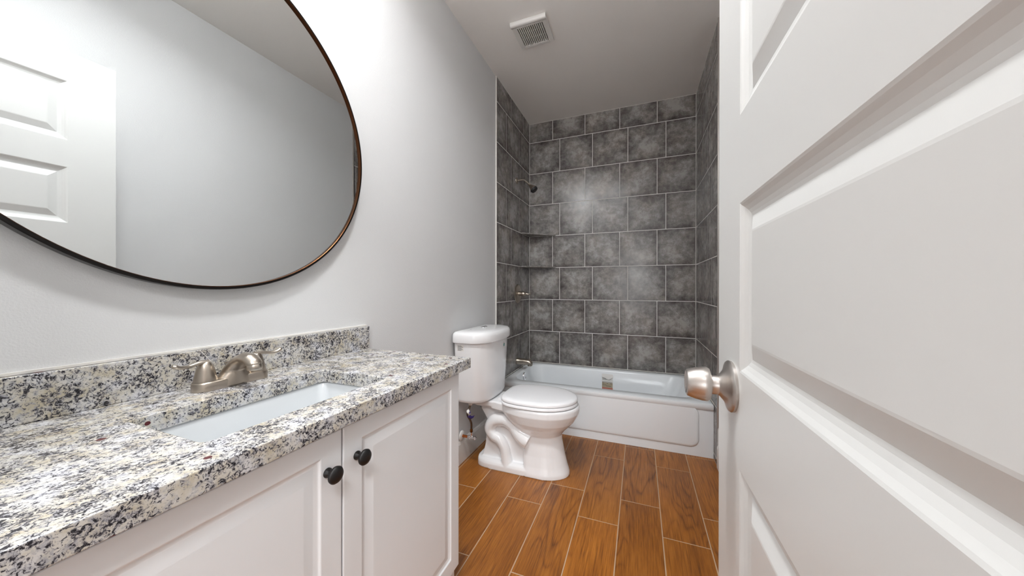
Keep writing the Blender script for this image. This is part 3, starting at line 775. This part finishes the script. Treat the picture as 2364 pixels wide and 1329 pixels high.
ribbon('paper_tag', [(0.078, EY - 0.034, 0.328), (0.088, EY - 0.044, 0.340), (0.094, EY - 0.060, 0.352), (0.088, EY - 0.066, 0.366), (0.078, EY - 0.055, 0.372)], (0.004, 0.007, 0.005), M_paper, hs)
ribbon('purple_tag', [(0.077, EY - 0.046, 0.334), (0.080, EY - 0.034, 0.322), (0.088, EY - 0.020, 0.312), (0.096, EY - 0.004, 0.314)], (0.003, 0.003, 0.008), M_purple, hs)
ribbon('purple_tag', [(0.098, EY - 0.058, 0.352), (0.094, EY - 0.060, 0.364), (0.086, EY - 0.054, 0.370)], (0.002, 0.003, 0.003), M_purple, hs)

# ================================================================== BATHTUB
tub = thing('bathtub', (W / 2, TUBY / 2, 0), 'white alcove bathtub with a raised apron panel along the tiled back wall', 'bathtub')
e = 0.0015
bm = bmesh.new()
X0, X1, Y0, Y1 = e, W - e, TUBY, -e
def tr(i, z, r=0.004, fr=None): return rrect(X0 + i, X1 - i, Y0 + (i if fr is None else fr), Y1 - i, r, z, 10)
loft(bm, [rrect(X0, X1, Y0 + .011, Y1, 0.004, RIM - 0.045, 10), rrect(X0, X1, Y0, Y1, 0.004, RIM - 0.036, 10), rrect(X0, X1, Y0, Y1, 0.004, RIM - 0.012, 10), rrect(X0 + .002, X1 - .002, Y0 + .001, Y1 - .002, 0.006, RIM - 0.004, 10), rrect(X0 + .008, X1 - .008, Y0 + .010, Y1 - .008, 0.01, RIM, 10),
          rrect(0.056, W - 0.075, Y0 + 0.092, Y1 - 0.060, 0.12, RIM, 10), rrect(0.061, W - 0.085, Y0 + 0.100, Y1 - 0.067, 0.12, RIM - 0.004, 10), rrect(0.064, W - 0.10, Y0 + 0.106, Y1 - 0.073, 0.12, RIM - 0.015, 10),
          rrect(0.074, W - 0.16, Y0 + 0.118, Y1 - 0.085, 0.12, RIM - 0.12, 10), rrect(0.10, W - 0.24, Y0 + 0.135, Y1 - 0.100, 0.12, RIM - 0.22, 10), rrect(0.165, W - 0.29, Y0 + 0.165, Y1 - 0.13, 0.11, RIM - 0.27, 10), rrect(0.22, W - 0.36, Y0 + 0.21, Y1 - 0.18, 0.09, RIM - 0.285, 10)], cap=(False, True))
link('tub_shell', bm, M_tub, tub, smooth=55)
# apron with a raised panel whose lower corners are rounded
bm = bmesh.new()
AY = TUBY + 0.011
box(bm, X0, X1, AY, AY + 0.02, 0.0005, RIM - 0.03)
def ap(i, y, r):
    return [(x, y, z) for x, z, _ in rrect(0.085 + i, W - 0.085 - i, 0.058 + i, 0.40, r, 0, 10)]
def ap2(i, y, r):
    out = []
    for x, z, _ in rrect(0.085 + i, W - 0.085 - i, 0.058 + i, RIM - 0.030 + i * 0.6, r, 0, 10): out.append((x, y, z))
    return out
loft(bm, [ap2(0.0, AY + 0.002, 0.055), ap2(0.002, AY - 0.004, 0.054), ap2(0.008, AY - 0.0085, 0.05), ap2(0.018, AY - 0.0105, 0.042)], cap=(False, True))
link('apron', bm, M_tub, tub, smooth=50)
bm = bmesh.new(); lathe(bm, (0.0675, -0.365, 0.302), (1, 0, 0.09), [(0, 0), (0.036, 0), (0.037, 0.008), (0.034, 0.013), (0.020, 0.015), (0.018, 0.012), (0, 0.0125)], 40)
link('overflow_plate', bm, M_chrome, tub, smooth=40)
bm = bmesh.new(); lathe(bm, (0.30, -0.365, RIM - 0.2845), (0, 0, 1), [(0, 0), (0.03, 0), (0.029, 0.003), (0, 0.004)], 30)
link('tub_drain', bm, M_chrome, tub, smooth=40)
# paper product sticker on the far inner wall of the tub
def twall(z): # far inner wall y at height z
    t = (RIM - 0.015 - z) / 0.105
    return -e - 0.073 - 0.012 * t - 0.0012
def patch(name, x0, x1, z0, z1, m, parent, off=0.0, sk=-0.02):
    bm = bmesh.new()
    q = [bm.verts.new((x, twall(z) - off, z + sk * (x - x0))) for x, z in ((x0, z0), (x1, z0), (x1, z1), (x0, z1))]
    bm.faces.new(q); o = link(name, bm, m, parent)
    sd = o.modifiers.new('solid', 'SOLIDIFY'); sd.thickness = 0.0004; sd.offset = 0
    return o
st = patch('paper_sticker', 0.735, 0.832, 0.182, 0.322, M_paper, tub); st['label'] = 'peeling paper sticker with tan and red bands'
patch('tan_band', 0.737, 0.830, 0.202, 0.246, M_tan, st, 0.0006)
patch('red_band', 0.737, 0.832, 0.183, 0.202, M_red, st, 0.0006)
for k, (a, b, z) in enumerate([(0.738, 0.828, 0.249), (0.738, 0.755, 0.238), (0.780, 0.79, 0.234), (0.806, 0.826, 0.236), (0.74, 0.775, 0.222), (0.772, 0.815, 0.214), (0.74, 0.775, 0.270), (0.74, 0.77, 0.280)]):
    patch('print_line', a, b, z, z + 0.003, M_ink, st, 0.0009)
bm = bmesh.new()
vv = [bm.verts.new(p) for p in ((0.733, twall(.318) - .001, 0.320), (0.832, twall(.316) - .001, 0.316), (0.836, twall(.31) - 0.010, 0.298), (0.797, twall(.29) - 0.020, 0.276), (0.735, twall(.3) - 0.012, 0.297))]
bm.faces.new(vv); fl = link('folded_flap', bm, M_paper, st)
sd = fl.modifiers.new('solid', 'SOLIDIFY'); sd.thickness = 0.0005

# ---- bath fittings on the plumbing wall
ts = thing('tub_spout', (0.0, -0.36, 0.425), 'brushed nickel tub spout on the left tiled wall', 'spout')
TSY, TSZ = -0.362, 0.438
bm = bmesh.new()
rings = []
for x, r, dz in ((0.0008, 0.031, 0), (0.006, 0.031, 0), (0.010, 0.0295, 0), (0.05, 0.0285, -0.001), (0.095, 0.027, -0.002), (0.122, 0.0245, -0.004), (0.138, 0.021, -0.010), (0.147, 0.014, -0.017)):
    rings.append([(x, TSY + math.cos(a) * r, TSZ + dz + math.sin(a) * r) for a in [2 * PI * k / 28 for k in range(28)]])
loft(bm, rings)
lathe(bm, (0.124, TSY, TSZ - 0.012), (0, 0, -1), [(0, 0), (0.021, 0), (0.021, 0.022), (0.017, 0.0235), (0, 0.0235)], 28)
link('spout_body', bm, M_nickel, ts, smooth=50)
bm = bmesh.new(); lathe(bm, (0.124, TSY, TSZ + 0.019), (0, 0, 1), [(0, 0), (0.004, 0), (0.004, 0.008), (0.0075, 0.010), (0.0075, 0.015), (0, 0.016)], 18)
link('diverter_knob', bm, M_nickel, ts, smooth=40)

tv = thing('shower_valve', (0.0, -0.352, 1.06), 'round brushed nickel shower valve trim with a lever handle', 'valve')
VYc, VZc = -0.352, 1.061
bm = bmesh.new(); lathe(bm, (0.0005, VYc, VZc), (1, 0, 0), [(0, 0), (0.088, 0), (0.0885, 0.003), (0.084, 0.008), (0.06, 0.012), (0.03, 0.0135), (0, 0.0135)], 56)
link('trim_plate', bm, M_nickel, tv, smooth=40)
bm = bmesh.new(); lathe(bm, (0.0135, VYc, VZc), (1, 0, 0), [(0, 0), (0.023, 0), (0.022, 0.012), (0.0205, 0.03), (0.0225, 0.036), (0.022, 0.05), (0.014, 0.064), (0.008, 0.07), (0, 0.071)], 36)
vh = link('valve_handle', bm, M_nickel, tv, smooth=45)
bm = bmesh.new(); tube(bm, [(0.062, VYc, VZc), (0.082, VYc + .002, VZc - 0.001), (0.105, VYc + .004, VZc - 0.003), (0.122, VYc + .005, VZc - 0.001), (0.127, VYc + .005, VZc)], [0.016, 0.010, 0.0075, 0.0078, 0.003], 16)
link('handle_lever', bm, M_nickel, vh, smooth=60)

sh = thing('wall_shower', (0.0, -0.376, 2.105), 'small shower head on a bent arm high on the left tiled wall', 'shower head')
SY, SZ = -0.376, 2.105
bm = bmesh.new(); lathe(bm, (0.0005, SY, SZ), (1, 0, 0), [(0, 0), (0.029, 0), (0.028, 0.004), (0.02, 0.009), (0.010, 0.011), (0, 0.011)], 32)
link('flange', bm, M_nickel, sh, smooth=45)
bm = bmesh.new(); tube(bm, [(0.005, SY, SZ), (0.04, SY, SZ + 0.002), (0.066, SY, SZ - 0.001), (0.086, SY, SZ - 0.014), (0.112, SY, SZ - 0.039), (0.128, SY, SZ - 0.054)], 0.0082, 16)
link('shower_arm', bm, M_nickel, sh, smooth=60)
bm = bmesh.new(); ax = Vector((0.66, 0, -0.75)).normalized()
lathe(bm, Vector((0.124, SY, SZ - 0.050)), ax, [(0, 0), (0.0125, 0), (0.0125, 0.012), (0.015, 0.016), (0.021, 0.028), (0.029, 0.044), (0.0335, 0.056), (0.034, 0.060), (0, 0.060)], 36)
hd = link('spray_head', bm, M_nickel, sh, smooth=45)
bm = bmesh.new(); lathe(bm, Vector((0.124, SY, SZ - 0.050)) + ax * 0.0601, ax, [(0, 0), (0.034, 0), (0.0335, 0.012), (0.03, 0.018), (0.012, 0.020), (0, 0.020)], 36)
link('spray_face', bm, M_rubber, hd, smooth=45)['label'] = 'black spray face'

# ---- corner shelves
for z, lb in ((1.643, 'upper thin triangular tile shelf in the tub corner'), (1.323, 'lower thin triangular tile shelf in the tub corner')):
    bm = bmesh.new()
    tri = [(0.0005, -0.0005), (0.275, -0.0005), (0.275, -0.004), (0.004, -0.245), (0.0005, -0.245)]
    loft(bm, [[(x, y, z - 0.005) for x, y in tri], [(x, y, z + 0.005) for x, y in tri]])
    u1 = bm.loops.layers.uv.new('print'); u2 = bm.loops.layers.uv.new('tile')
    for f in bm.faces:
        for lp in f.loops: lp[u1].uv = (lp.vert.co.x + z * 3, lp.vert.co.y); lp[u2].uv = (0.5, 0.5)
    tag(link('corner_shelf', bm, M_tile, bevel=0.001), lb, 'shelf', 'corner shelves in the tub alcove')
